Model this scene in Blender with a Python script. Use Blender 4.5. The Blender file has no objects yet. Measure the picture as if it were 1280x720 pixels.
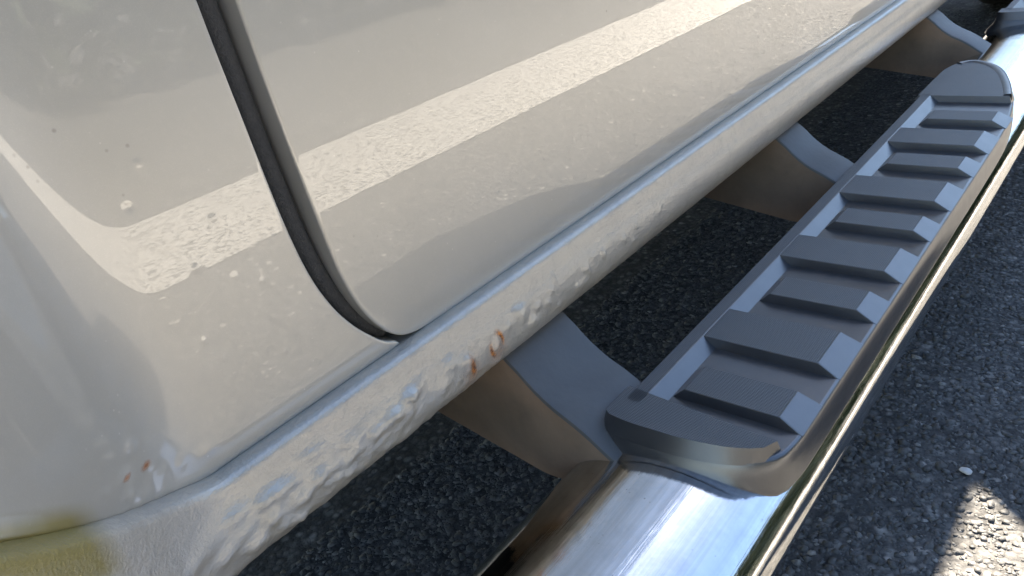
import bpy, bmesh, math, random
import numpy as np
from mathutils import Matrix, Vector, noise as mnoise

# ------------------------------------------------------------------ camera
# X runs forward along the vehicle, +Y into the vehicle, Z up, ground at z = 0
sc = bpy.context.scene
COL = sc.collection
cam_d = bpy.data.cameras.new('camera')
cam = bpy.data.objects.new('camera', cam_d); COL.objects.link(cam)
R = [[0.6310404454344191, -0.45492884903410863, 0.6283531638676066],
     [-0.7560666883222076, -0.17937009450307767, 0.6294358839528031],
     [-0.17364077584317508, -0.872276396284147, -0.457146332644288]]
cam.matrix_world = Matrix((
    (R[0][0], -R[0][1], -R[0][2], -0.49559),
    (R[1][0], -R[1][1], -R[1][2], -0.16066),
    (R[2][0], -R[2][1], -R[2][2], 0.61527),
    (0, 0, 0, 1)))
cam_d.sensor_width = 36.0
cam_d.lens = 924.0 / 1280.0 * 36.0
cam_d.clip_start = 0.02
cam_d.clip_end = 600.0
sc.camera = cam

# ------------------------------------------------------------------ sky and sun
SUN = Vector((1.00, 0.25, 1.0)).normalized()
elev = math.asin(SUN.z)
world = bpy.data.worlds.new('World'); sc.world = world; world.use_nodes = True
wn = world.node_tree.nodes; wl = world.node_tree.links
for n in list(wn): wn.remove(n)
wo = wn.new('ShaderNodeOutputWorld'); wb = wn.new('ShaderNodeBackground')
sky = wn.new('ShaderNodeTexSky'); sky.sky_type = 'NISHITA'; sky.sun_disc = False
sky.sun_elevation = elev; sky.sun_rotation = math.atan2(SUN.x, SUN.y)
sky.air_density = 1.0; sky.dust_density = 0.3; sky.ozone_density = 1.0
wb.inputs['Strength'].default_value = 0.055
wl.new(sky.outputs[0], wb.inputs[0]); wl.new(wb.outputs[0], wo.inputs[0])
sd = bpy.data.lights.new('sun', 'SUN'); sd.energy = 5.0; sd.angle = math.radians(0.53)
sd.color = (1.0, 0.895, 0.745)
so = bpy.data.objects.new('sun', sd); COL.objects.link(so)
so.rotation_euler = SUN.to_track_quat('Z', 'Y').to_euler(); so.location = (6, 2, 6)

sc.view_settings.view_transform = 'Standard'
sc.view_settings.look = 'None'
sc.view_settings.exposure = 2.98
sc.view_settings.gamma = 1.0
sc.view_settings.use_curve_mapping = False
sc.render.engine = 'CYCLES'
sc.cycles.use_denoising = True
sc.cycles.max_bounces = 8

rng = np.random.default_rng(7)
random.seed(7)

# ------------------------------------------------------------------ node helpers
class NT:
    def __init__(s, name):
        s.m = bpy.data.materials.new(name); s.m.use_nodes = True
        s.t = s.m.node_tree
        for n in list(s.t.nodes): s.t.nodes.remove(n)
        s.out = s.n('ShaderNodeOutputMaterial'); s.b = s.n('ShaderNodeBsdfPrincipled')
        s.l(s.b.outputs[0], s.out.inputs[0])
        s.co = s.n('ShaderNodeTexCoord').outputs['Object']
    def n(s, t, **kw):
        k = s.t.nodes.new(t)
        for a, v in kw.items(): setattr(k, a, v)
        return k
    def l(s, a, b): s.t.links.new(a, b)
    def inp(s, node, name, v):
        i = node.inputs[name]
        if hasattr(v, 'is_linked') or isinstance(v, bpy.types.NodeSocket): s.l(v, i)
        else: i.default_value = v
    def noise(s, scale, detail=4, rough=.55, vec=None, out='Fac', dist=0):
        k = s.n('ShaderNodeTexNoise'); k.inputs['Scale'].default_value = scale
        k.inputs['Detail'].default_value = detail; k.inputs['Roughness'].default_value = rough
        k.inputs['Distortion'].default_value = dist
        s.l(vec or s.co, k.inputs['Vector']); return k.outputs[out]
    def voro(s, scale, feat='F1', out='Distance', vec=None):
        k = s.n('ShaderNodeTexVoronoi'); k.feature = feat; k.inputs['Scale'].default_value = scale
        s.l(vec or s.co, k.inputs['Vector']); return k.outputs[out]
    def ramp(s, fac, stops):
        k = s.n('ShaderNodeValToRGB'); e = k.color_ramp.elements
        while len(e) > 1: e.remove(e[-1])
        for i, (p, c) in enumerate(stops):
            if not isinstance(c, (tuple, list)): c = (c, c, c)
            q = e[0] if i == 0 else e.new(p)
            q.position = p; q.color = (*c[:3], 1)
        s.l(fac, k.inputs[0]); return k.outputs[0]
    def mix(s, fac, a, b, mode='MIX'):
        k = s.n('ShaderNodeMix'); k.data_type = 'RGBA'; k.blend_type = mode
        s.inp(k, 0, fac)
        for i, v in ((6, a), (7, b)):
            if isinstance(v, bpy.types.NodeSocket): s.l(v, k.inputs[i])
            else: k.inputs[i].default_value = (*v[:3], 1) if isinstance(v, (tuple, list)) else (v, v, v, 1)
        return k.outputs[2]
    def math(s, op, a, b=0.0, clamp=False):
        k = s.n('ShaderNodeMath', operation=op); k.use_clamp = clamp
        s.inp(k, 0, a); s.inp(k, 1, b); return k.outputs[0]
    def bump(s, h, strength, dist, nrm=None):
        k = s.n('ShaderNodeBump'); k.inputs['Strength'].default_value = strength
        k.inputs['Distance'].default_value = dist; s.l(h, k.inputs['Height'])
        if nrm: s.l(nrm, k.inputs['Normal'])
        return k.outputs[0]
    def attr(s, name, out='Fac'):
        k = s.n('ShaderNodeAttribute'); k.attribute_name = name; return k.outputs[out]
    def set(s, **kw):
        for a, v in kw.items():
            a = a.replace('_', ' ')
            if isinstance(v, bpy.types.NodeSocket): s.l(v, s.b.inputs[a])
            else:
                if a in ('Base Color', 'Coat Tint', 'Sheen Tint') and len(v) == 3: v = (*v, 1)
                s.b.inputs[a].default_value = v
        return s.m

# ------------------------------------------------------------------ materials
PAINT = (0.450, 0.428, 0.380)
def paint(name, dirt=0.0):
    t = NT(name)
    big = t.noise(9, 3, .6)
    col = t.mix(t.ramp(big, [(.35, 0.0), (.7, 1.0)]), PAINT, (PAINT[0]*.955, PAINT[1]*.95, PAINT[2]*.935))
    flake = t.noise(2600, 1, .5)
    col = t.mix(t.ramp(flake, [(.55, 0.0), (.75, .22)]), col, (.62, .59, .54))
    # sparse dark and pale specks of road grime
    v = t.voro(150); gate = t.ramp(t.noise(40, 2), [(.53, 0.0), (.60, 1.0)])
    speck = t.math('MULTIPLY', t.ramp(v, [(.055, 1.0), (.11, 0.0)]), gate)
    col = t.mix(t.math('MULTIPLY', speck, .5), col, (.66, .63, .57))
    dk = t.math('MULTIPLY', t.ramp(t.voro(60), [(.03, 1.0), (.075, 0.0)]), t.ramp(t.noise(17, 2), [(.60, 0.0), (.64, 1.0)]))
    col = t.mix(t.math('MULTIPLY', dk, .4), col, (.13, .11, .09))
    dust = t.ramp(t.noise(120, 6, .8), [(.5, 0.0), (.8, .16)])
    col = t.mix(dust, col, (.60, .56, .49))
    rust = t.attr('rust')
    rc = t.mix(t.noise(420, 4), (.50, .17, .025), (.14, .045, .012))
    col = t.mix(rust, col, rc)
    yel = t.attr('stain')
    col = t.mix(t.math('MULTIPLY', yel, .85), col, t.mix(t.noise(60, 4), (.21, .165, .03), (.30, .245, .055)))
    # faint water marks / dust film that only changes roughness
    film = t.ramp(t.noise(46, 6, .7), [(.35, .0), (.8, .006)])
    t.set(Base_Color=col, Metallic=.32, Roughness=.38, Specular_IOR_Level=.5, Coat_Weight=1.0, Coat_IOR=1.55)
    t.l(t.math('ADD', film, t.math('MULTIPLY', rust, .5)), t.b.inputs['Coat Roughness'])
    peel = t.noise(38, 2, .5)
    nb = t.bump(peel, .016, .002)
    nb = t.bump(t.noise(900, 2), .010, .0006, nb)
    t.l(nb, t.b.inputs['Normal']); t.l(t.bump(peel, .010, .002), t.b.inputs['Coat Normal'])
    return t.m
def guard_paint():
    t = NT('stone_guard_paint')
    col = t.mix(t.ramp(t.noise(14, 4), [(.35, 0.0), (.7, 1.0)]), (.475, .44, .375), (.43, .40, .35))
    grime = t.ramp(t.noise(75, 6, .7), [(.50, 0.0), (.75, .35)])
    col = t.mix(grime, col, (.24, .23, .215))
    rust = t.attr('rust')
    rc = t.mix(t.ramp(t.noise(500, 4), [(.4, 0.0), (.6, 1.0)]), (.60, .22, .03), (.14, .04, .010))
    col = t.mix(rust, col, rc)
    col = t.mix(t.math('MULTIPLY', t.attr('stain'), .9), col, t.mix(t.noise(60, 4), (.21, .165, .03), (.30, .245, .055)))
    t.set(Base_Color=col, Metallic=.32, Roughness=.40, Coat_Weight=.75, Coat_IOR=1.5)
    t.l(t.math('ADD', t.ramp(t.noise(40, 5), [(.3, .09), (.8, .20)]), t.math('MULTIPLY', rust, .6)), t.b.inputs['Coat Roughness'])
    h1 = t.noise(300, 3, .6); h2 = t.noise(95, 3, .6)
    nb = t.bump(h2, .10, .004); nb = t.bump(h1, .30, .0016, nb); nb = t.bump(t.noise(600, 2), .25, .0009, nb)
    t.l(nb, t.b.inputs['Normal']); t.l(nb, t.b.inputs['Coat Normal'])
    return t.m
def simple(name, col, rough=.5, metal=0.0, var=.15, nscale=40, bumps=None, coat=0):
    t = NT(name)
    c2 = tuple(c*(1-var) for c in col)
    t.set(Base_Color=t.mix(t.noise(nscale, 5, .6), col, c2), Roughness=rough, Metallic=metal, Coat_Weight=coat)
    if bumps: t.l(t.bump(t.noise(bumps[0], 4), bumps[1], .002), t.b.inputs['Normal'])
    return t.m
def chrome():
    t = NT('polished_steel')
    k = t.n('ShaderNodeMapping'); k.inputs['Scale'].default_value = (3, 260, 260); t.l(t.co, k.inputs[0])
    streak = t.noise(1.0, 5, .6, k.outputs[0])
    blot = t.noise(38, 6, .7)
    smear = t.ramp(blot, [(.42, 0.0), (.72, 1.0)])
    col = t.mix(t.math('MULTIPLY', smear, .5), (.72, .72, .71), (.46, .45, .42))
    v = t.voro(170); pit = t.math('MULTIPLY', t.ramp(v, [(.05, 1.0), (.12, 0.0)]), t.ramp(t.noise(24, 2), [(.52, 0.0), (.62, 1.0)]))
    col = t.mix(pit, col, (.23, .19, .15))
    rg = t.math('ADD', t.ramp(streak, [(.45, .012), (.72, .11)]), t.math('MULTIPLY', smear, .06))
    rg = t.math('ADD', rg, t.math('MULTIPLY', pit, .3))
    k2 = t.n('ShaderNodeMapping'); k2.inputs['Scale'].default_value = (2.2, 90, 90); t.l(t.co, k2.inputs[0])
    col = t.mix(t.ramp(t.noise(1.0, 6, .7, k2.outputs[0]), [(.40, 0.0), (.66, .55)]), col, (.40, .39, .37))
    t.set(Base_Color=col, Metallic=1.0, Roughness=rg)
    nb = t.bump(streak, .10, .0015); nb = t.bump(t.noise(42, 3), .07, .003, nb)
    t.l(nb, t.b.inputs['Normal'])
    return t.m
def plastic(name, knurl):
    t = NT(name)
    col = t.mix(t.ramp(t.noise(60, 5, .65), [(.35, 0.0), (.7, 1.0)]), (.025, .026, .028), (.038, .038, .040))
    if knurl:
        sx = t.n('ShaderNodeSeparateXYZ'); t.l(t.co, sx.inputs[0])
        a = t.math('SINE', t.math('MULTIPLY', t.math('ADD', sx.outputs[0], sx.outputs[1]), 2*math.pi/.0032))
        b = t.math('SINE', t.math('MULTIPLY', t.math('SUBTRACT', sx.outputs[0], sx.outputs[1]), 2*math.pi/.0032))
        h = t.math('MULTIPLY', a, b)
        h01 = t.math('ADD', t.math('MULTIPLY', h, .5), .5)
        col = t.mix(t.ramp(h01, [(.30, 0.0), (.70, .9)]), col, (.105, .105, .105))
        dust = t.ramp(t.noise(35, 5, .65), [(.45, 0.0), (.8, .45)])
        col = t.mix(dust, col, (.085, .083, .078))
        nb = t.bump(h01, .55, .0012)
        t.set(Base_Color=col, Roughness=.38, Specular_IOR_Level=.8, IOR=1.65)
    else:
        nb = t.bump(t.noise(900, 2), .10, .0006)
        col = t.mix(t.ramp(t.noise(28, 6, .7), [(.5, 0.0), (.85, .2)]), col, (.085, .083, .078))
        t.set(Base_Color=col, Roughness=t.ramp(t.noise(50, 3), [(.3, .28), (.8, .34)]), Specular_IOR_Level=.8, IOR=1.75)
    t.l(nb, t.b.inputs['Normal'])
    return t.m
def asphalt():
    t = NT('asphalt')
    v = t.voro(115, out='Color'); d = t.voro(115)
    sep = t.n('ShaderNodeSeparateColor'); t.l(v, sep.inputs[0])
    tone = t.ramp(sep.outputs[0], [(0.0, (.060, .058, .056)), (.55, (.098, .093, .087)), (.85, (.135, .127, .117)), (1.0, (.30, .28, .255))])
    tar = t.ramp(d, [(.25, 0.0), (.62, 1.0)])
    col = t.mix(tar, tone, (.050, .049, .048))
    fine = t.noise(330, 4, .6)
    col = t.mix(t.ramp(fine, [(.4, 0.0), (.7, .4)]), col, (.15, .14, .128))
    v2 = t.voro(62, out='Color'); s2 = t.n('ShaderNodeSeparateColor'); t.l(v2, s2.inputs[0])
    fl = t.math('MULTIPLY', t.ramp(s2.outputs[1], [(.62, 0.0), (.70, 1.0)]), t.ramp(t.voro(62), [(.22, 1.0), (.42, 0.0)]))
    col = t.mix(t.math('MULTIPLY', fl, .6), col, (.26, .25, .23))
    big = t.mix(1.0, t.ramp(t.noise(2.2, 5, .6), [(.3, .85), (.7, 1.15)]), t.ramp(t.noise(28, 6, .75), [(.34, .55), (.66, 1.5)]), 'MULTIPLY')
    col = t.mix(1.0, col, big, 'MULTIPLY')
    t.set(Base_Color=col, Roughness=.82, Specular_IOR_Level=.3)
    nb = t.bump(t.math('SUBTRACT', 1.0, d), .45, .005); nb = t.bump(fine, .35, .003, nb)
    t.l(nb, t.b.inputs['Normal'])
    return t.m
def aggregate():
    t = NT('asphalt_aggregate')
    tone = t.attr('tone')
    col = t.ramp(tone, [(0.0, (.062, .061, .059)), (.6, (.098, .095, .090)), (.90, (.135, .13, .121)), (1.0, (.42, .40, .37))])
    col = t.mix(t.ramp(t.noise(420, 4), [(.4, 0.0), (.7, .5)]), col, (.05, .049, .048))
    t.set(Base_Color=col, Roughness=.6, Specular_IOR_Level=.45)
    t.l(t.bump(t.noise(600, 3), .5, .0015), t.b.inputs['Normal'])
    return t.m
def linepaint():
    t = NT('road_paint')
    v = t.voro(80); n = t.noise(60, 5, .75)
    worn = t.math('MULTIPLY', t.ramp(v, [(.40, 0.0), (.52, 1.0)]), t.ramp(n, [(.46, 0.0), (.56, 1.0)]))
    worn = t.math('MAXIMUM', worn, t.ramp(t.noise(9, 6, .75), [(.71, 0.0), (.76, .6)]))
    worn = t.math('MAXIMUM', worn, t.ramp(t.noise(130, 3, .6), [(.60, 0.0), (.66, .8)]))
    col = t.mix(worn, t.mix(t.noise(30, 4), (.80, .775, .72), (.62, .59, .54)), (.15, .14, .125))
    t.set(Base_Color=col, Roughness=.8)
    t.l(t.bump(n, .15, .003), t.b.inputs['Normal'])
    return t.m

M = dict(
    paint=paint('champagne_metallic_paint'), guard=guard_paint(), chrome=chrome(),
    knurl=plastic('knurled_black_plastic', True), plast=plastic('smooth_black_plastic', False),
    asphalt=asphalt(), agg=aggregate(), line=linepaint(),
    flange=simple('dark_bracket_paint', (.118, .112, .105), .45, 0, .4, 30, (160, .12)),
    web=simple('dusty_brown_bracket', (.36, .235, .145), .8, 0, .6, 22, (90, .3)),
    under=simple('black_underbody', (.012, .012, .013), .9),
    jamb=simple('dark_jamb', (.07, .068, .064), .5, 0, .3, 20),  # gap interior coloured dark grey, well below the body paint
    rubber=simple('black_rubber', (.075, .073, .070), .85, 0, .5, 300, (700, .6)),
    glass=simple('dark_privacy_glass', (.006, .007, .008), .03, 0, .1, 10, None, 1.0),
    tyre=simple('tyre_rubber', (.02, .02, .02), .8, 0, .3, 60, (200, .3)),
    alloy=simple('wheel_alloy', (.55, .55, .56), .3, 1.0, .1),
    leaf=simple('far_leaves', (.055, .085, .035), .7, 0, .5, 6),
    bark=simple('bark', (.09, .07, .05), .9, 0, .4, 12),
    pebble=simple('white_pebble', (.62, .61, .59), .55, 0, .3, 300, (350, .3)),
    lens=simple('mirror_glass', (.8, .8, .8), .02, 1.0, .05),
)

# ------------------------------------------------------------------ mesh helpers
def link(name, me, mat=None, parent=None, smooth=True):
    o = bpy.data.objects.new(name, me); COL.objects.link(o)
    for m in (mat if isinstance(mat, (list, tuple)) else [mat]):
        if m is not None: me.materials.append(m)
    if smooth and len(me.polygons): me.polygons.foreach_set('use_smooth', [True]*len(me.polygons))
    if parent is not None: o.parent = parent
    return o
def mesh(name, verts, faces):
    me = bpy.data.meshes.new(name); me.from_pydata([tuple(map(float, v)) for v in verts], [], faces); me.update(); return me
def grid_faces(nu, nv, flip=False, closeu=False):
    f = []
    for i in range(nu if closeu else nu-1):
        for j in range(nv-1):
            a, b, c, d = i*nv+j, ((i+1) % nu)*nv+j, ((i+1) % nu)*nv+j+1, i*nv+j+1
            f.append((a, d, c, b) if flip else (a, b, c, d))
    return f
def fattr(me, name, vals):
    at = me.attributes.new(name, 'FLOAT', 'POINT'); at.data.foreach_set('value', np.asarray(vals, np.float32))
def bm_obj(name, bm, mat, parent=None, smooth=False, bevel=0, seg=2, angle=30):
    if bevel:
        es = [e for e in bm.edges if len(e.link_faces) == 2 and e.calc_face_angle(0) > math.radians(angle)]
        bmesh.ops.bevel(bm, geom=es, offset=bevel, segments=seg, profile=.5, affect='EDGES', clamp_overlap=True)
    me = bpy.data.meshes.new(name); bm.normal_update(); bm.to_mesh(me); bm.free()
    o = link(name, me, mat, parent, smooth)
    if smooth: me.set_sharp_from_angle(angle=math.radians(40))
    return o
def catmull(P, n):
    P = np.asarray(P, float); seg = np.linalg.norm(np.diff(P, axis=0), axis=1)
    s = np.concatenate([[0], np.cumsum(seg)]); t = np.linspace(0, s[-1], n); out = []
    for q in t:
        i = min(max(np.searchsorted(s, q, 'right')-1, 0), len(P)-2)
        u = (q-s[i])/(s[i+1]-s[i]); p0 = P[max(i-1, 0)]; p1 = P[i]; p2 = P[i+1]; p3 = P[min(i+2, len(P)-1)]
        m1 = (p2-p0)/2 if i > 0 else p2-p1; m2 = (p3-p1)/2 if i < len(P)-2 else p2-p1
        out.append((2*u**3-3*u**2+1)*p1+(u**3-2*u**2+u)*m1+(-2*u**3+3*u**2)*p2+(u**3-u**2)*m2)
    return np.array(out)
def prism(bm, pts_bot, pts_top):
    b = [bm.verts.new(p) for p in pts_bot]; t = [bm.verts.new(p) for p in pts_top]; n = len(b)
    bm.faces.new(b[::-1]); bm.faces.new(t)
    for i in range(n): bm.faces.new((b[i], b[(i+1) % n], t[(i+1) % n], t[i]))
    bmesh.ops.recalc_face_normals(bm, faces=bm.faces)
    return bm
def tag(o, label=None, cat=None, group=None, kind=None):
    for k, v in (('label', label), ('category', cat), ('group', group), ('kind', kind)):
        if v: o[k] = v
    return o

# ------------------------------------------------------------------ ground
LINE_Y0, LINE_Y1 = -1.60, -1.03
g = mesh('ground', [(-150, -150, 0), (150, -150, 0), (150, 150, 0), (-150, 150, 0)], [(0, 1, 2, 3)])
ground = link('asphalt_ground', g, M['asphalt'], smooth=False); tag(ground, 'dark grey asphalt parking lot surface', None, None, 'structure')
nl = 240; xs = np.linspace(-6, 14, nl); vs = []
for i, x in enumerate(xs):
    j0 = mnoise.noise((x*9, 3.1, 0))*.006+mnoise.noise((x*40, 8.1, 0))*.003
    j1 = mnoise.noise((x*9, 7.7, 0))*.006+mnoise.noise((x*40, 1.1, 0))*.003
    vs += [(x, LINE_Y0+j0, .004), (x, LINE_Y1+j1, .004)]
line = link('painted_line', mesh('painted_line', vs, grid_faces(nl, 2, True)), M['line'])
tag(line, 'worn white painted parking line on the asphalt', None, None, 'structure')

# loose and half buried stones of the asphalt surface, near the camera
ico = bmesh.new(); bmesh.ops.create_icosphere(ico, subdivisions=1, radius=1)
iv = np.array([v.co[:] for v in ico.verts]); ico.faces.ensure_lookup_table()
ifc = np.array([[v.index for v in f.verts] for f in ico.faces]); ico.free()
def stones(n, x0, x1, y0, y1, r0, r1):
    V = []; F = []; T = []
    px = rng.uniform(x0, x1, n); py = rng.uniform(y0, y1, n)
    for k in range(n):
        r = r0+(r1-r0)*rng.random()**2.2
        a = rng.uniform(0, 6.28); ca, sa = math.cos(a), math.sin(a)
        v = iv*(1+rng.uniform(-.45, .40, (len(iv), 1)))*np.array([1.0, rng.uniform(.6, 1), rng.uniform(.22, .5)])*r
        tl = rng.uniform(-.35, .35); ct, st = math.cos(tl), math.sin(tl)
        v = np.stack([v[:, 0]*ct+v[:, 2]*st, v[:, 1], -v[:, 0]*st+v[:, 2]*ct], 1)
        v = np.stack([v[:, 0]*ca-v[:, 1]*sa+px[k], v[:, 0]*sa+v[:, 1]*ca+py[k], v[:, 2]+r*rng.uniform(-.30, .02)], 1)
        F.append(ifc+len(iv)*k); V.append(v); T += [rng.random()]*len(iv)
    return np.concatenate(V), np.concatenate(F), T
def np_mesh(name, V, F):
    me = bpy.data.meshes.new(name); me.vertices.add(len(V)); me.vertices.foreach_set('co', V.astype(np.float32).ravel())
    n, k = F.shape; me.loops.add(n*k); me.loops.foreach_set('vertex_index', F.astype(np.int32).ravel())
    me.polygons.add(n); me.polygons.foreach_set('loop_start', np.arange(0, n*k, k, dtype=np.int32))
    me.polygons.foreach_set('loop_total', np.full(n, k, np.int32)); me.update(calc_edges=True); me.validate(); return me
V1, F1, T1 = stones(42000, -.35, 1.0, -.22, .50, .0018, .0068)
V2, F2, T2 = stones(14000, 1.0, 2.6, -.12, .50, .003, .008)
V3, F3, T3 = stones(17000, -.3, 4.2, -2.4, -.22, .0045, .0125)
T3 = [(1.0 if int(t*1e4) % 3 == 0 else .45+.5*t) for t in T3]; T1 = [t*.955 for t in T1]; T2 = [t*.955 for t in T2]
me = np_mesh('aggregate', np.concatenate([V1, V2, V3]), np.concatenate([F1, F2+len(V1), F3+len(V1)+len(V2)])); fattr(me, 'tone', T1+T2+T3)
tag(link('asphalt_gravel', me, M['agg'], smooth=False), 'rough dark aggregate stones bound in the asphalt beside the step bar', None, None, 'stuff')

# ------------------------------------------------------------------ body side surface
KB = .815   # size of the body drawing below against the scene
def bx(x): return KB*np.asarray(x, float)-.0917
def bz(z): return KB*np.asarray(z, float)+.1138
def pts(P): P = np.asarray(P, float); return np.stack([bx(P[:, 0]), bz(P[:, 1])], 1)
zt = np.linspace(.0, 1.2, 1201)
tl = np.interp(zt, [0, .355, .364, .369, .374, .380, .387, .397, .41, .43, .60, 1.0, 1.2], [30, 30, 24, 12, 6.5, 4.4, 2.4, 1.2, .6, .1, -.3, -2, -4])
yy = -np.cumsum(np.tan(np.radians(tl)))*(zt[1]-zt[0]); yy += .205-np.interp(.39, zt, yy)
def sstep(a, b, x):
    t = np.clip((x-a)/(b-a), 0, 1); return t*t*(3-2*t)
def rise(x):
    s = np.clip(-.385-x, 0, None); return np.minimum(.66*s*s/(s+.032)+2.6*s*s, .15)
def flare(x):
    s = np.clip(-.374-x, 0, None); w = .066; t = np.clip(s/w, 0, 1)
    return -math.tan(math.radians(42))*(w*(t**3-t**4/2)+np.clip(s-w, 0, .12))
QB = [(-.405, .372, .0045, .0011), (-.417, .362, .004, .0008), (-.398, .349, .003, .0008), (-.421, .352, .0035, .0007), (-.429, .345, .005, .0010), (-.414, .340, .006, .0013),
      (-.44, .352, .005, .0008), (-.432, .368, .003, .0005), (-.456, .358, .006, .0008), (-.449, .344, .007, .0010), (-.395, .338, .006, .0009), (-.381, .333, .005, .0007), (-.362, .327, .006, .0006), (-.40, .329, .007, .0009), (-.425, .333, .007, .0010),
      (-.335, .400, .0024, .0004), (-.322, .447, .0026, .0004), (-.30, .43, .0018, .0003), (-.283, .418, .0018, .0003), (-.328, .382, .002, .0003), (-.286, .362, .002, .0003), (-.345, .498, .0022, -.0004), (-.30, .472, .0018, .0003), (-.33, .52, .0018, .0003)]
def F(x, z):
    x = np.asarray(x, float); z = np.asarray(z, float)
    y = np.interp(z, zt, yy)+flare(x)
    y = np.interp(z-rise(x), zt, yy)+flare(x)
    for (cx, cz, s, h) in QB:
        s = s*KB; d2 = ((x-bx(cx))**2+(z-bz(cz))**2)/(s*s); y = y-h*np.exp(-d2*1.2)
    return y
def coons(bot, right, top, left):
    """boundary curves as arrays in (x,z): bot,top along u (n,2); left,right along v (m,2)"""
    n, m = len(bot), len(left); u = np.linspace(0, 1, n)[:, None, None]; v = np.linspace(0, 1, m)[None, :, None]
    S = (1-v)*bot[:, None]+v*top[:, None]+(1-u)*left[None]+u*right[None]
    S = S-((1-u)*(1-v)*bot[0]+u*(1-v)*bot[-1]+(1-u)*v*top[0]+u*v*top[-1])
    return S
def resample(P, ts):
    P = np.asarray(P, float); s = np.concatenate([[0], np.cumsum(np.linalg.norm(np.diff(P, axis=0), axis=1))]); s /= s[-1]
    return np.stack([np.interp(ts, s, P[:, k]) for k in range(2)], 1)
def panel(name, S, parent, edges, r=.0020, depth=.022, stain=None, rust=None, mat='paint'):
    """S (n,m,2) surface grid; edges: which of the sides get a rolled hem"""
    n, m = S.shape[:2]; y = F(S[..., 0], S[..., 1])
    V = np.stack([S[..., 0], y, S[..., 1]], -1).reshape(-1, 3); faces = grid_faces(n, m); V = list(map(tuple, V))
    idx = np.arange(n*m).reshape(n, m)
    bound = []
    if 'L' in edges: bound += list(idx[0, ::-1])
    if 'B' in edges: bound += list(idx[:, 0])[(1 if bound else 0):]
    if 'R' in edges: bound += list(idx[-1, :])[(1 if bound else 0):]
    P = np.array([V[i] for i in bound])
    T = np.gradient(P[:, [0, 2]], axis=0); T /= np.linalg.norm(T, axis=1)[:, None]+1e-9
    for _ in range(2): T[1:-1] = (T[:-2]+T[1:-1]*2+T[2:])/4
    out = np.stack([T[:, 1], -T[:, 0]], 1)   # walking L down, B right, R up: outside is on the right
    prev = bound
    for a in (22, 45, 67, 90, 999):
        cur = []
        for k, i in enumerate(bound):
            if a == 999: off, dy = r, r+depth
            else: off, dy = r*math.sin(math.radians(a)), r*(1-math.cos(math.radians(a)))
            V.append((P[k, 0]+out[k, 0]*off, P[k, 1]+dy, P[k, 2]+out[k, 1]*off)); cur.append(len(V)-1)
        for k in range(len(bound)-1): faces.append((prev[k+1], prev[k], cur[k], cur[k+1]))
        prev = cur
    me = mesh(name, V, faces); A = np.array(V)
    fattr(me, 'stain', stain(A) if stain else np.zeros(len(A))); fattr(me, 'rust', rust(A) if rust else np.zeros(len(A)))
    o = link(name, me, M[mat], parent); return o

truck = bpy.data.objects.new('pickup_truck', None); COL.objects.link(truck)
tag(truck, 'champagne beige vehicle with blistered rusty sill and chrome side step bar', 'vehicle')

ZB = float(bz(.309)); ZT = 1.0
# rear quarter panel
q_edge = catmull(pts([(-.188, .309), (-.203, .318), (-.216, .332), (-.229, .350), (-.241, .374), (-.250, .405), (-.2555, .45), (-.259, .52), (-.262, .60), (-.264, .75), (-.264, 1.087)]), 200)
tv = np.concatenate([np.linspace(0, .30, 130), np.linspace(.30, .55, 60)[1:], np.linspace(.55, 1, 25)[1:]])
q_edge = resample(q_edge, tv); q_edge[0] = (bx(-.188), ZB); q_edge[-1, 1] = ZT
xw = np.concatenate([np.linspace(-.545, -.47, 25), np.linspace(-.47, bx(-.188), 150)[1:]])
q_bot = np.stack([xw, ZB+rise(xw)], 1)
zl = np.linspace(q_bot[0, 1], ZT, len(tv)); q_left = np.stack([np.where(zl < .80, -.95+np.sqrt(np.clip(.43**2-(zl-.37)**2, 0, None)), -.95), zl], 1)
q_left[:, 0] -= q_left[0, 0]-q_bot[0, 0]
q_left = np.stack([np.interp(tv, np.linspace(0, 1, len(tv)), q_left[:, k]) for k in range(2)], 1)
q_top = resample([q_left[-1], q_edge[-1]], (xw-xw[0])/(xw[-1]-xw[0]))
Sq = coons(q_bot, q_edge, q_top, q_left)
def q_rust(A):
    r = np.zeros(len(A))
    for cx, cz, s in ((-.4025, .3535, .0028), (-.4165, .3605, .0022), (-.437, .344, .0026)):
        r = np.maximum(r, np.clip(1.5*np.exp(-((A[:, 0]-bx(cx))**2*.6+(A[:, 2]-bz(cz))**2*2)/(s*s*.7))-.25, 0, 1))
    return r
def q_stain(A):
    zr = A[:, 2]-ZB-rise(A[:, 0]); return np.clip((-.450-A[:, 0])/.012, 0, 1)*np.clip(1-(zr-.004)/.010, 0, 1)
panel('quarter_panel', Sq, truck, 'BR', stain=q_stain, rust=q_rust)

# rear door
d_left = catmull(pts([(-.196, .3285), (-.206, .344), (-.215, .366), (-.2215, .395), (-.2255, .44), (-.230, .515), (-.2325, .592), (-.234, .75), (-.234, 1.087)]), 200); d_left[-1, 1] = ZT
d_bot = catmull(pts([(-.196, .3285), (-.187, .3195), (-.176, .3135), (-.160, .3100), (-.13, .3085), (0, .3075), (.4, .306), (1.75, .304)]), 300)
tl_ = np.concatenate([np.linspace(0, .12, 60), np.linspace(.12, .55, 90)[1:], np.linspace(.55, 1, 30)[1:]])
tb_ = np.concatenate([np.linspace(0, .035, 40), np.linspace(.035, .3, 140)[1:], np.linspace(.3, 1, 110)[1:]])
d_left = resample(d_left, tl_); d_bot = resample(d_bot, tb_)
d_right = np.stack([np.full(len(tl_), d_bot[-1, 0]), d_bot[-1, 1]+tl_*(ZT-d_bot[-1, 1])], 1)
d_top = np.stack([d_left[-1, 0]+tb_*(d_bot[-1, 0]-d_left[-1, 0]), np.full(len(tb_), ZT)], 1)
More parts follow.
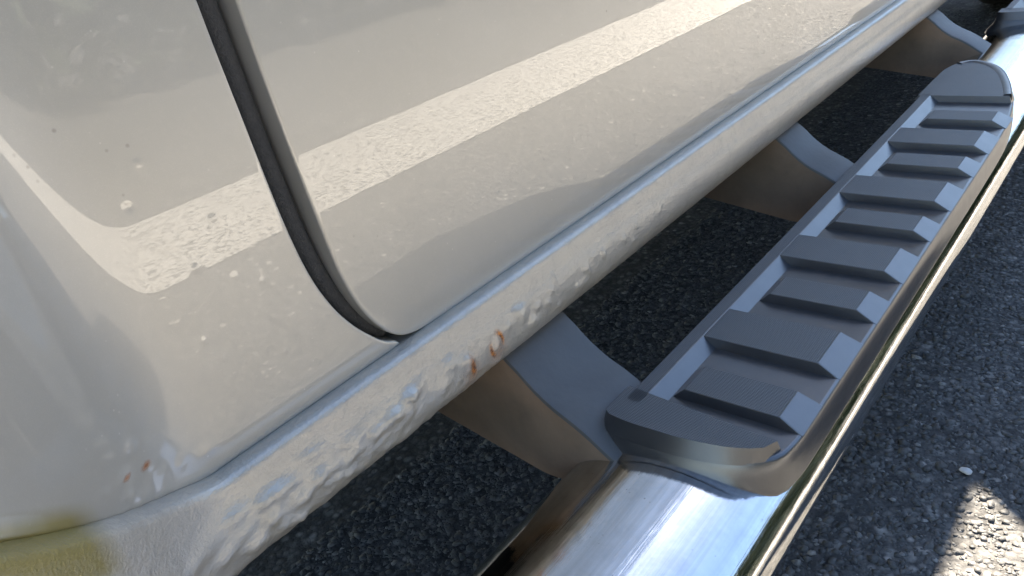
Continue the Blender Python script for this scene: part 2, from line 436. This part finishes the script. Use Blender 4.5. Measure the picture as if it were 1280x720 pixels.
rear_door = panel('rear_door', coons(d_bot, d_right, d_top, d_left), truck, 'LB')
# front door and front fender, forward of the frame
def rect_panel(name, x0, x1, nx=60):
    xs = np.linspace(x0, x1, nx); zs = np.linspace(bz(.304), ZT, 60)
    S = np.stack(np.meshgrid(xs, zs, indexing='ij'), -1); return panel(name, S, truck, 'LB')
front_door = rect_panel('front_door', 1.344, 2.42)
rect_panel('front_fender', 2.428, 3.35)

# door jamb and seal behind the gap
J = np.concatenate([(d_left[::-1]+resample(q_edge, tl_)[::-1])/2, pts([(-.15, .300), (-.08, .298)])])
vs = []
for k, (x, z) in enumerate(J):
    for dx, dy in ((-.030, .040), (-.012, .036), (.004, .034), (.018, .036), (.05, .040)):
        vs.append((x+dx, F(x, z)+dy, z+(-.004 if k >= len(J)-2 else 0)))
me = mesh('door_jamb', vs, grid_faces(len(J), 5, True)); fattr(me, 'rust', np.zeros(len(vs))); fattr(me, 'stain', np.zeros(len(vs)))
link('door_jamb', me, M['jamb'], truck)
def tube(path, rad, n=10):
    path = np.asarray(path, float); T = np.gradient(path, axis=0); V = []
    for p, t in zip(path, T):
        t = Vector(t).normalized(); a = t.orthogonal().normalized() if abs(t.y) > .9 else t.cross(Vector((0, 1, 0))).normalized(); b = t.cross(a)
        for k in range(n):
            c = 2*math.pi*k/n; V.append(Vector(p)+(a*math.cos(c)+b*math.sin(c))*rad)
    f = []
    m = len(path)
    for i in range(m-1):
        for k in range(n): f.append((i*n+k, i*n+(k+1) % n, (i+1)*n+(k+1) % n, (i+1)*n+k))
    f.append(tuple(range(n))[::-1]); f.append(tuple((m-1)*n+k for k in range(n)))
    return mesh('tube', V, f)
link('door_seal', tube([(x+.002, F(x, z)+.017, z) for x, z in J[:-2:3]], .0062), M['rubber'], rear_door)

# ------------------------------------------------------------------ sill panel with corrosion blisters
prof = catmull([(KB*a_-.0297, bz(b_)) for a_, b_ in [(.318, .3085), (.300, .3065), (.292, .3074), (.2830, .3070), (.2788, .3058), (.2764, .302), (.2735, .286), (.2712, .278), (.2700, .270), (.2700, .260), (.2715, .250), (.2755, .240), (.282, .2315), (.292, .2255), (.306, .2215), (.33, .219), (.37, .217)]], 72)
xs = np.concatenate([np.arange(-.60, -.48, .004), np.arange(-.48, .16, .0013), np.arange(.16, .6, .005), np.arange(.6, 2.4, .02)])
BL = [(-.243, .265, .014, .007, .0030), (-.225, .268, .012, .007, .0032), (-.205, .272, .012, .006, .0028), (-.289, .252, .005, .004, .0026), (-.300, .284, .015, .006, .0018),
      (-.338, .277, .016, .007, .0028), (-.369, .282, .015, .007, .0026), (-.363, .250, .012, .007, .0030), (-.400, .281, .016, .008, .0024), (-.322, .258, .012, .008, .0032), (-.268, .262, .010, .007, .0026),
      (-.305, .263, .009, .006, .0028), (-.345, .262, .010, .006, .0024), (-.385, .262, .012, .007, .0026), (-.278, .248, .007, .005, .0022), (-.33, .243, .009, .005, .0022),
      (-.137, .263, .006, .011, .0026), (-.099, .260, .006, .008, .0024), (-.081, .269, .006, .005, .0016), (-.060, .266, .007, .006, .0022), (-.047, .258, .005, .004, .0020), (-.036, .267, .005, .004, .0020),
      (-.020, .262, .006, .004, .0022), (-.010, .271, .004, .004, .0014), (-.003, .282, .0035, .008, .0014), (-.004, .250, .004, .003, .0022), (.081, .268, .005, .007, .0020), (.121, .268, .005, .006, .0020), (.147, .272, .004, .004, .0014),
      (-.172, .258, .012, .006, .0012), (.03, .255, .004, .005, .0014), (.05, .263, .003, .006, .0012), (.20, .27, .004, .005, .0010)]
rb = random.Random(5)
for _ in range(42):      # the many smaller blisters of the lower face
    sz_ = rb.uniform(.0028, .0085); cx_ = rb.uniform(-.43, -.15) if rb.random() < .8 else rb.uniform(-.15, .16)
    BL.append((cx_, rb.uniform(.240, .275), sz_*rb.uniform(1, 1.8), sz_, sz_*rb.uniform(.18, .32)))
nx, npf = len(xs), len(prof)
X = np.repeat(xs[:, None], npf, 1); Yp = np.repeat(prof[None, :, 0], nx, 0).copy(); Zp = np.repeat(prof[None, :, 1], nx, 0).copy()
wt = sstep(bz(.225), bz(.309), Zp); Zp = Zp+rise(X)*wt; Yp = Yp+flare(X)*(.35+.65*wt)
tp = np.gradient(prof, axis=0); tp /= np.linalg.norm(tp, axis=1)[:, None]; nrm = np.stack([tp[:, 1], -tp[:, 0]], 1)   # (y,z)
if nrm[npf//2, 0] > 0: nrm = -nrm
H = np.zeros((nx, npf)); face = np.clip((prof[:, 0] < .215)*1.0, 0, 1)[None]*(1-sstep(bz(.296), bz(.302), prof[:, 1]))[None]
near = (1-sstep(-.24, -.08, X))*.85+.15
NA = np.zeros((nx, npf, 4))
for i in range(nx):
    for j in range(npf):
        if face[0, j] > 0 and X[i, j] < .5:
            x_, z_ = X[i, j], Zp[i, j]
            NA[i, j] = (mnoise.noise((x_*55, 4.2, z_*90)), mnoise.noise((x_*140, 1.7, z_*190)), mnoise.noise((x_*330, 9.7, z_*330)), mnoise.noise((x_*120, 21.7, z_*120)))
low = 1-sstep(bz(.270), bz(.288), prof[:, 1])[None]      # the lower face has suffered most
for (cx, cz, sx, sz, h) in BL:
    h *= KB; dx = (X-bx(cx)+.0024*NA[..., 3])/sx/KB; dz = (Zp-bz(cz)+.0016*NA[..., 1])/sz/KB; d = np.sqrt(dx*dx+dz*dz)
    H = np.maximum(H, 0)+h*1.0*(1-sstep(.10, 1.25, d))
H += near*(.0011*np.clip(NA[..., 0], -.2, 1)*(.35+.65*low)+.0007*NA[..., 1]*low)+.00018*NA[..., 2]
H *= face
Yp = Yp+H*nrm[None, :, 0]; Zp = Zp+H*nrm[None, :, 1]
Vs = np.stack([X, Yp, Zp], -1).reshape(-1, 3)
me = mesh('sill_panel', Vs, grid_faces(nx, npf, True))
def s_rust(A):
    x, z = (A[:, 0]+.0917)/KB, (A[:, 2]-.1138)/KB; r = np.zeros(len(A))
    # open blister: a dark rust slit; beside it a ring of rust round a flake of paint
    u = (x+.1335)+(z-.258)*.15; w = z-.256
    r = np.maximum(r, np.clip(1.6*np.exp(-(u/.0046)**2-(w/.0135)**2)-.3, 0, 1))
    du = (x+.099)/.0085; dw = (z-.2600)/.0115; d = np.sqrt(du**2+dw**2)
    ring = np.clip(1.35*np.exp(-((d-1)/.27)**2)-.2, 0, 1)*np.clip(.55+.6*np.sin(np.arctan2(dw, du)*2+.6), 0, 1)
    halo = .34*np.exp(-((x+.134)/.010)**2-((z-.250)/.015)**2)+.34*np.exp(-((x+.098)/.012)**2-((z-.250)/.014)**2)
    return np.maximum(np.maximum(r, ring), halo)
fattr(me, 'rust', s_rust(Vs)); fattr(me, 'stain', np.clip((-.450-Vs[:, 0])/.012, 0, 1)*np.clip((Vs[:, 2]-.345-rise(Vs[:, 0])*.80)/.010, 0, 1))
link('sill_panel', me, M['guard'], truck)

# ------------------------------------------------------------------ rest of the vehicle, mostly out of frame
def strip(name, prof, x0, x1, mat, parent, taper=None):
    vs = []; n = 14; P = np.asarray(prof)
    for i in range(n):
        u = i/(n-1)
        for k, (y, z) in enumerate(P):
            a0, a1 = (x0, x1) if taper is None else (x0+taper[0]*(k/(len(P)-1)), x1-taper[1]*(k/(len(P)-1)))
            vs.append((a0+(a1-a0)*u, y, z))
    me = mesh(name, vs, grid_faces(n, len(P))); fattr(me, 'rust', np.zeros(len(vs))); fattr(me, 'stain', np.zeros(len(vs)))
    return link(name, me, M[mat], parent)
ytop = float(F(0, ZT))
strip('belt_trim', [(ytop+.004, .995), (ytop+.002, 1.002), (ytop+.004, 1.022), (ytop+.02, 1.026)], -2.0, 2.45, 'rubber', truck)
strip('side_window', [(ytop+.012, 1.022), (.252, 1.23), (.290, 1.44)], -1.9, 2.4, 'glass', truck, (.1, .25))
strip('roof', [(.288, 1.44), (.288, 1.475), (.302, 1.51), (.35, 1.54), (.5, 1.57), (1.08, 1.585), (1.65, 1.57), (1.82, 1.54), (1.87, 1.44), (1.95, 1.0), (1.96, .34)], -1.9, 2.28, 'paint', truck)
strip('windscreen', [(.30, 1.45), (.35, 1.52), (1.08, 1.56), (1.82, 1.52), (1.87, 1.45)], 2.27, 3.0, 'glass', truck)
for v in bpy.data.objects['windscreen'].data.vertices: v.co.z -= (v.co.x-2.27)/.73*.45
strip('hood', [(ytop+.002, 1.0), (ytop+.03, 1.025), (.45, 1.05), (1.08, 1.07), (1.72, 1.05), (1.95, 1.0), (1.96, .34)], 2.43, 3.36, 'paint', truck)
strip('front_bumper', [(.2, .32), (.2, 1.0), (1.95, 1.0), (1.95, .32)], 3.36, 3.46, 'paint', truck)
strip('rear_fender', [(ytop+.005, .81), (ytop, .9), (ytop+.002, 1.0)], -2.1, -.94, 'paint', truck)
strip('rear_bumper', [(.2, .32), (.2, 1.0), (1.95, 1.0), (1.95, .32)], -2.2, -2.1, 'paint', truck)
bm = bmesh.new(); bmesh.ops.create_cube(bm, size=1)
for v in bm.verts: v.co = Vector((3.2 if v.co.x > 0 else -.54, 1.10+v.co.y*1.62, .345+v.co.z*.09))
bm_obj('underbody', bm, M['under'], truck, bevel=.01)
for y0 in (.34, 1.70):  # unseen rails added to block light reaching the ground under the vehicle
    bm = bmesh.new(); bmesh.ops.create_cube(bm, size=1)
    for v in bm.verts: v.co = Vector((1.3+v.co.x*3.7, y0+.05+v.co.y*.09, .245+v.co.z*.11))
    bm_obj('shading_frame_rail', bm, M['under'], truck, bevel=.008)
strip('shading_far_sill', [(1.93, .34), (1.95, .22), (1.85, .20)], -.6, 2.4, 'under', truck)  # unseen, added to keep far-side light out from underneath
def lathe(prof, n=40):
    vs = []; P = prof
    for k in range(n):
        a = 2*math.pi*k/n
        for r, y in P: vs.append((r*math.cos(a), y, r*math.sin(a)))
    return mesh('lathe', vs, grid_faces(n, len(P), closeu=True))
for wx in (-.98, 2.72):
    w = link('wheel', lathe([(.06, .02), (.06, -.01), (.19, .02), (.205, .0), (.215, .0), (.215, .2)]), M['alloy'], truck); w.location = (wx, .225, .365); w.scale = (1.12, 1, 1.12)
    link('tyre', lathe([(.21, .01), (.23, -.012), (.28, -.02), (.312, -.005), (.325, .03), (.325, .17), (.31, .2), (.22, .2)]), M['tyre'], w)
# unseen oversized mirror, shaped so its shadow bulges on the asphalt the door reflects
mp = []
for k in range(13):
    u = k/12; y = .29-.60*u
    s = max(1-abs(2*u-1)**5, .0)**.5; s = max(s, .30 if u < .5 else .02); hz, hx = .225*s, .185*s
    for a in range(20):
        c, q = math.cos(a*math.pi/10), math.sin(a*math.pi/10)
        mp.append((1.535+hx*math.copysign(abs(c)**.7, c), y, 1.075+hz*math.copysign(abs(q)**.7, q)))
fs = []
for k in range(12):
    for a in range(20): fs.append((k*20+a, k*20+(a+1) % 20, (k+1)*20+(a+1) % 20, (k+1)*20+a))
fs += [tuple(range(20))[::-1], tuple(240+a for a in range(20))]
me = mesh('shadow_mirror', mp, fs)
fattr(me, 'rust', np.zeros(len(mp))); fattr(me, 'stain', np.zeros(len(mp)))
link('shadow_mirror', me, M['paint'], front_door)

# ------------------------------------------------------------------ side step bar
TY, TZ, TA, TB = .0765, .1815, .0880, .0460
n = 72; xs = np.concatenate([np.linspace(-.62, -.55, 8), np.linspace(-.5, 2.55, 60)]); V = []
for i, x in enumerate(xs):
    s = math.sqrt(max(1-((-.55-x)/.07)**2, .02)) if x < -.55 else 1
    for k in range(n):
        a = 2*math.pi*k/n; c, q = math.cos(a), math.sin(a)
        V.append((x, TY+TA*s*math.copysign(abs(c)**.97, c), TZ+TB*s*math.copysign(abs(q)**.97, q)))
fs = []
for i in range(len(xs)-1):
    for k in range(n): fs.append((i*n+k, (i+1)*n+k, (i+1)*n+(k+1) % n, i*n+(k+1) % n))
fs += [tuple(range(n)), tuple((len(xs)-1)*n+k for k in range(n))[::-1]]
bar = link('side_step_bar', mesh('side_step_bar', V, fs), M['chrome'], truck)
bar['label'] = 'polished oval chrome step bar below the sill'

ZF, ZR, ZS = .2410, .2502, .2100   # floor of the tread, top of the ribs, foot of the skirt
outline = catmull([(.30, .1370), (.0, .1370), (-.09, .1375), (-.118, .1385), (-.1285, .1340), (-.1315, .118), (-.1315, .095), (-.129, .06), (-.121, .026), (-.106, .004), (-.083, -.0020), (-.05, -.0030), (.0, -.0030),
    (.3, -.0030), (.56, -.0028), (.66, .0005), (.75, .011), (.83, .030), (.89, .052), (.925, .079), (.935, .101), (.923, .121), (.89, .1335), (.83, .137), (.6, .137), (.30, .137)], 260)[:-1]
def normals2(P):
    T = np.roll(P, -1, 0)-np.roll(P, 1, 0); T /= np.linalg.norm(T, axis=1)[:, None]; N = np.stack([T[:, 1], -T[:, 0]], 1)
    return N if (N[np.argmax(P[:, 0])][0] > 0) else -N
ON = normals2(outline)
def ring(off, z, extra=0): 
    e = off*(1-.8*np.clip(-ON[:, 1], 0, 1)*(off > 0))+extra*np.clip(ON[:, 1], 0, 1); return [(p[0]+n_[0]*o, p[1]+n_[1]*o, z) for p, n_, o in zip(outline, ON, e if hasattr(e, '__len__') else [e]*len(outline))]
def pad_base():
    rings = [ring(-.0035, ZF), ring(-.0016, ZF-.0005), ring(0, ZF-.0025), ring(.0040, ZF-.014), ring(.0070, ZF-.023, .006), ring(.0075, ZS, .010), ring(.0060, ZS-.002, .010), ring(.0015, ZS-.004, .006)]
    bm = bmesh.new(); rv = [[bm.verts.new(p) for p in r] for r in rings]; m = len(outline)
    bm.faces.new(rv[0])
    for a, b in zip(rv[:-1], rv[1:]):
        for i in range(m): bm.faces.new((a[i], b[i], b[(i+1) % m], a[(i+1) % m]))
    bm.faces.new(rv[-1][::-1]); bmesh.ops.recalc_face_normals(bm, faces=bm.faces)
    return bm
pad_root = bm_obj('step_pad', pad_base(), M['plast'], bar, smooth=True)
for p in pad_root.data.polygons:
    if p.area > .01: p.use_smooth = False
pad_root['label'] = 'moulded black plastic tread pad with angular ribs'
pieces = [pad_root]
def piece(name, bm, mat, bevel=.0006):
    # the knurled faces are those on top
    for f in bm.faces: f.material_index = 0
    bm.normal_update()
    o = bm_obj(name, bm, [M['plast'], M['knurl']], bar, smooth=False, bevel=bevel, seg=2)
    for p in o.data.polygons:
        if p.normal.z > .985 and p.area > 2e-5: p.material_index = 1
    if name == 'tread_end':
        for p in o.data.polygons: p.use_smooth = abs(p.normal.z) < .95
        o.data.set_sharp_from_angle(angle=math.radians(35))
    pieces.append(o); return o
def block(x0, x1, bridge, yo=-.0028):
    """tread rib: steep face to the rear, long bevel at the outer end, inner bevel only when it stands free"""
    fr, ff, bo = .0022, .0035, .0180
    if bridge: yi_b = yi_t = .1150
    else: yi_b, yi_t = .1040, .0930
    b = [(x0-fr, yo, ZF-.001), (x1+ff, yo, ZF-.001), (x1+ff, yi_b, ZF-.001), (x0-fr, yi_b, ZF-.001)]
    t = [(x0, yo+bo, ZR), (x1, yo+bo, ZR), (x1, yi_t, ZR), (x0, yi_t, ZR)]
    return prism(bmesh.new(), b, t)
for x0, x1 in ((.003, .054), (.170, .222), (.343, .400), (.524, .582)): piece('tread_bridge', block(x0, x1, True), None)
for x0, x1 in ((-.0735, -.0385), (.093, .129), (.264, .302), (.445, .485), (.624, .664)): piece('tread_rib', block(x0, x1, False), None)
# inner rail
bm = prism(bmesh.new(), [(-.105, .1020, ZF-.001), (-.105, .1155, ZR), (-.105, .1285, ZR), (-.105, .1345, ZF-.001)], [(.740, .1020, ZF-.001), (.740, .1155, ZR), (.740, .1285, ZR), (.740, .1345, ZF-.001)])
piece('tread_rail', bm, None)
# raised end caps
def cap(test, ins_b, ins_t, face_x, lean, slant=0):
    P = [(p, n_) for p, n_ in zip(outline, ON) if test(p)]
    k = max(range(len(P)), key=lambda i: np.hypot(*(P[i][0]-P[i-1][0]))); P = P[k:]+P[:k]
    W = [float(np.clip((abs(p[0]-face_x)-.004)/.030, 0, 1)) for p, n_ in P]     # the cap runs into the skirt away from its open face
    bot = [(p[0]-n_[0]*(ins_b*w-.0+.0012*(1-w)), p[1]-n_[1]*(ins_b*w+.0012*(1-w)), ZF-.001-.005*w) for (p, n_), w in zip(P, W)]; top = [(p[0]-n_[0]*ins_t, p[1]-n_[1]*ins_t, ZR) for p, n_ in P]
    for L, dx in ((bot, lean), (top, 0)):
        for e in (0, -1): L[e] = (face_x+dx+(slant if L[e][1] > .06 else 0), L[e][1], L[e][2])
    return prism(bmesh.new(), bot, top)
piece('tread_end', cap(lambda p: p[0] < -.100, -.0016, .0030, -.099, .003, .010), None, bevel=0)
piece('tread_end', cap(lambda p: p[0] > .733, -.0016, .005, .733, -.003), None, bevel=0)
# raised lip round the far end cap
i0 = [i for i in range(len(outline)) if outline[i][0] > .738 and outline[i][1] < .125]
V = []; prof_l = [(.0025, ZR-.008), (.0035, ZR+.0010), (.0060, ZR+.0022), (.0120, ZR+.0016), (.0155, ZR-.001)]
for i in i0:
    for o_, z in prof_l: V.append((outline[i][0]-ON[i][0]*o_, outline[i][1]-ON[i][1]*o_, z))
lip = link('tread_lip', mesh('tread_lip', V, grid_faces(len(i0), len(prof_l))), M['plast'], bar); pieces.append(lip)
for p in list(pieces):            # the second pad, further forward on the same bar
    c = p.copy(); COL.objects.link(c); c.parent = bar; c.location = (1.43, 0, 0)
    if c.get('label'): c['label'] = 'far tread pad near the front of the bar'

# brackets between sill and bar
def bracket(x0, w):
    path = catmull([(.42, .306), (.30, .304), (.228, .299), (.206, .287), (.188, .270), (.170, .257), (.152, .248), (.137, .239), (.123, .229), (.108, .219)], 34)
    bm = bmesh.new(); th = .005; r = .004
    T = [bm.verts.new((x0+r, y, z)) for y, z in path]; U = [bm.verts.new((x0+w, y, z)) for y, z in path]
    Rm = [bm.verts.new((x0+.0012, y, z-.0012)) for y, z in path]; S_ = [bm.verts.new((x0, y, z-r)) for y, z in path]
    low = np.interp(path[:, 0], [.108, .150, .166, .19, .31, .42], [.200, .186, .180, .178, .198, .215])
    L = [bm.verts.new((x0, y, zz)) for (y, z), zz in zip(path, low)]
    U2 = [bm.verts.new((x0+w, y, z-th)) for y, z in path]; T2 = [bm.verts.new((x0+th, y, z-th)) for y, z in path]; L2 = [bm.verts.new((x0+th, y, zz)) for (y, z), zz in zip(path, low)]
    for A, B, mi in ((U, T, 0), (T, Rm, 0), (Rm, S_, 0), (S_, L, 1), (L, L2, 1), (L2, T2, 1), (T2, U2, 1), (U2, U, 0)):
        for i in range(len(path)-1):
            f = bm.faces.new((A[i], A[i+1], B[i+1], B[i])); f.material_index = mi
    bmesh.ops.recalc_face_normals(bm, faces=bm.faces)
    o = bm_obj('bracket', bm, [M['flange'], M['web']], bar, smooth=True)
    return o
bracket(-.148, .080)['label'] = 'curved dark bracket nearest the camera, brown dusty flank'
bracket(.398, .066); bracket(1.09, .066)

# ------------------------------------------------------------------ loose stones on the asphalt
def pebble(x, y, r, mat, label, seed):
    bm = bmesh.new(); bmesh.ops.create_icosphere(bm, subdivisions=3, radius=1)
    for v in bm.verts:
        p = v.co*1.0; s = 1+.28*mnoise.noise((p.x*1.3+seed, p.y*1.3, p.z*1.3))+.10*mnoise.noise((p.x*4, p.y*4+seed, p.z*4))
        v.co = Vector((p.x*r*s*1.15, p.y*r*s*.85, p.z*r*s*.55))
    o = bm_obj('pebble', bm, mat, smooth=True); o.location = (x, y, r*.55+.001); o.rotation_euler = (0, .15, seed)
    tag(o, label, 'pebble'); return o
pebble(.213, -.066, .0055, M['pebble'], 'small bright white pebble lying alone on the shaded asphalt near the sunlit patch', 1.3)

# ------------------------------------------------------------------ unseen hedgerow across the lot, added for its dark band in the bar
V = []; Fc = []; k = 0
def hedge_leaves(n, p0, p1, height):
    global k
    p0, p1 = np.array(p0), np.array(p1); L = np.linalg.norm(p1-p0); t = (p1-p0)/L; nn = np.array([-t[1], t[0]])
    for q in range(n):
        u = rng.uniform(0, L); top = height+.3*mnoise.noise((u*.6, 3, L))+.12*mnoise.noise((u*3, 5, L))
        z = top*rng.uniform(0.02, 1)**.8; c = p0+t*u+nn*(rng.normal()*.22+.15*mnoise.noise((u*1.5, z*2, L)))
        p = np.array([c[0], c[1], z]); a, b = rng.normal(size=3)*.055, rng.normal(size=3)*.055
        V.extend([p-a, p+b, p+a, p-b]); Fc.append((k, k+1, k+2, k+3)); k += 4
hedge_leaves(24000, (-9, -4.6), (9.0, -4.6), 2.4)
hedge_leaves(12000, (9.0, -4.6), (9.0, 5.0), 1.7)  # front run added to cut low sky light on the flare
trees = link('added_hedge', np_mesh('added_hedge', np.array(V), np.array(Fc)), M['leaf'], smooth=False)
tag(trees, 'unseen green hedgerow added across the lot, mirrored as a dark band in the bar', None, None, 'stuff')
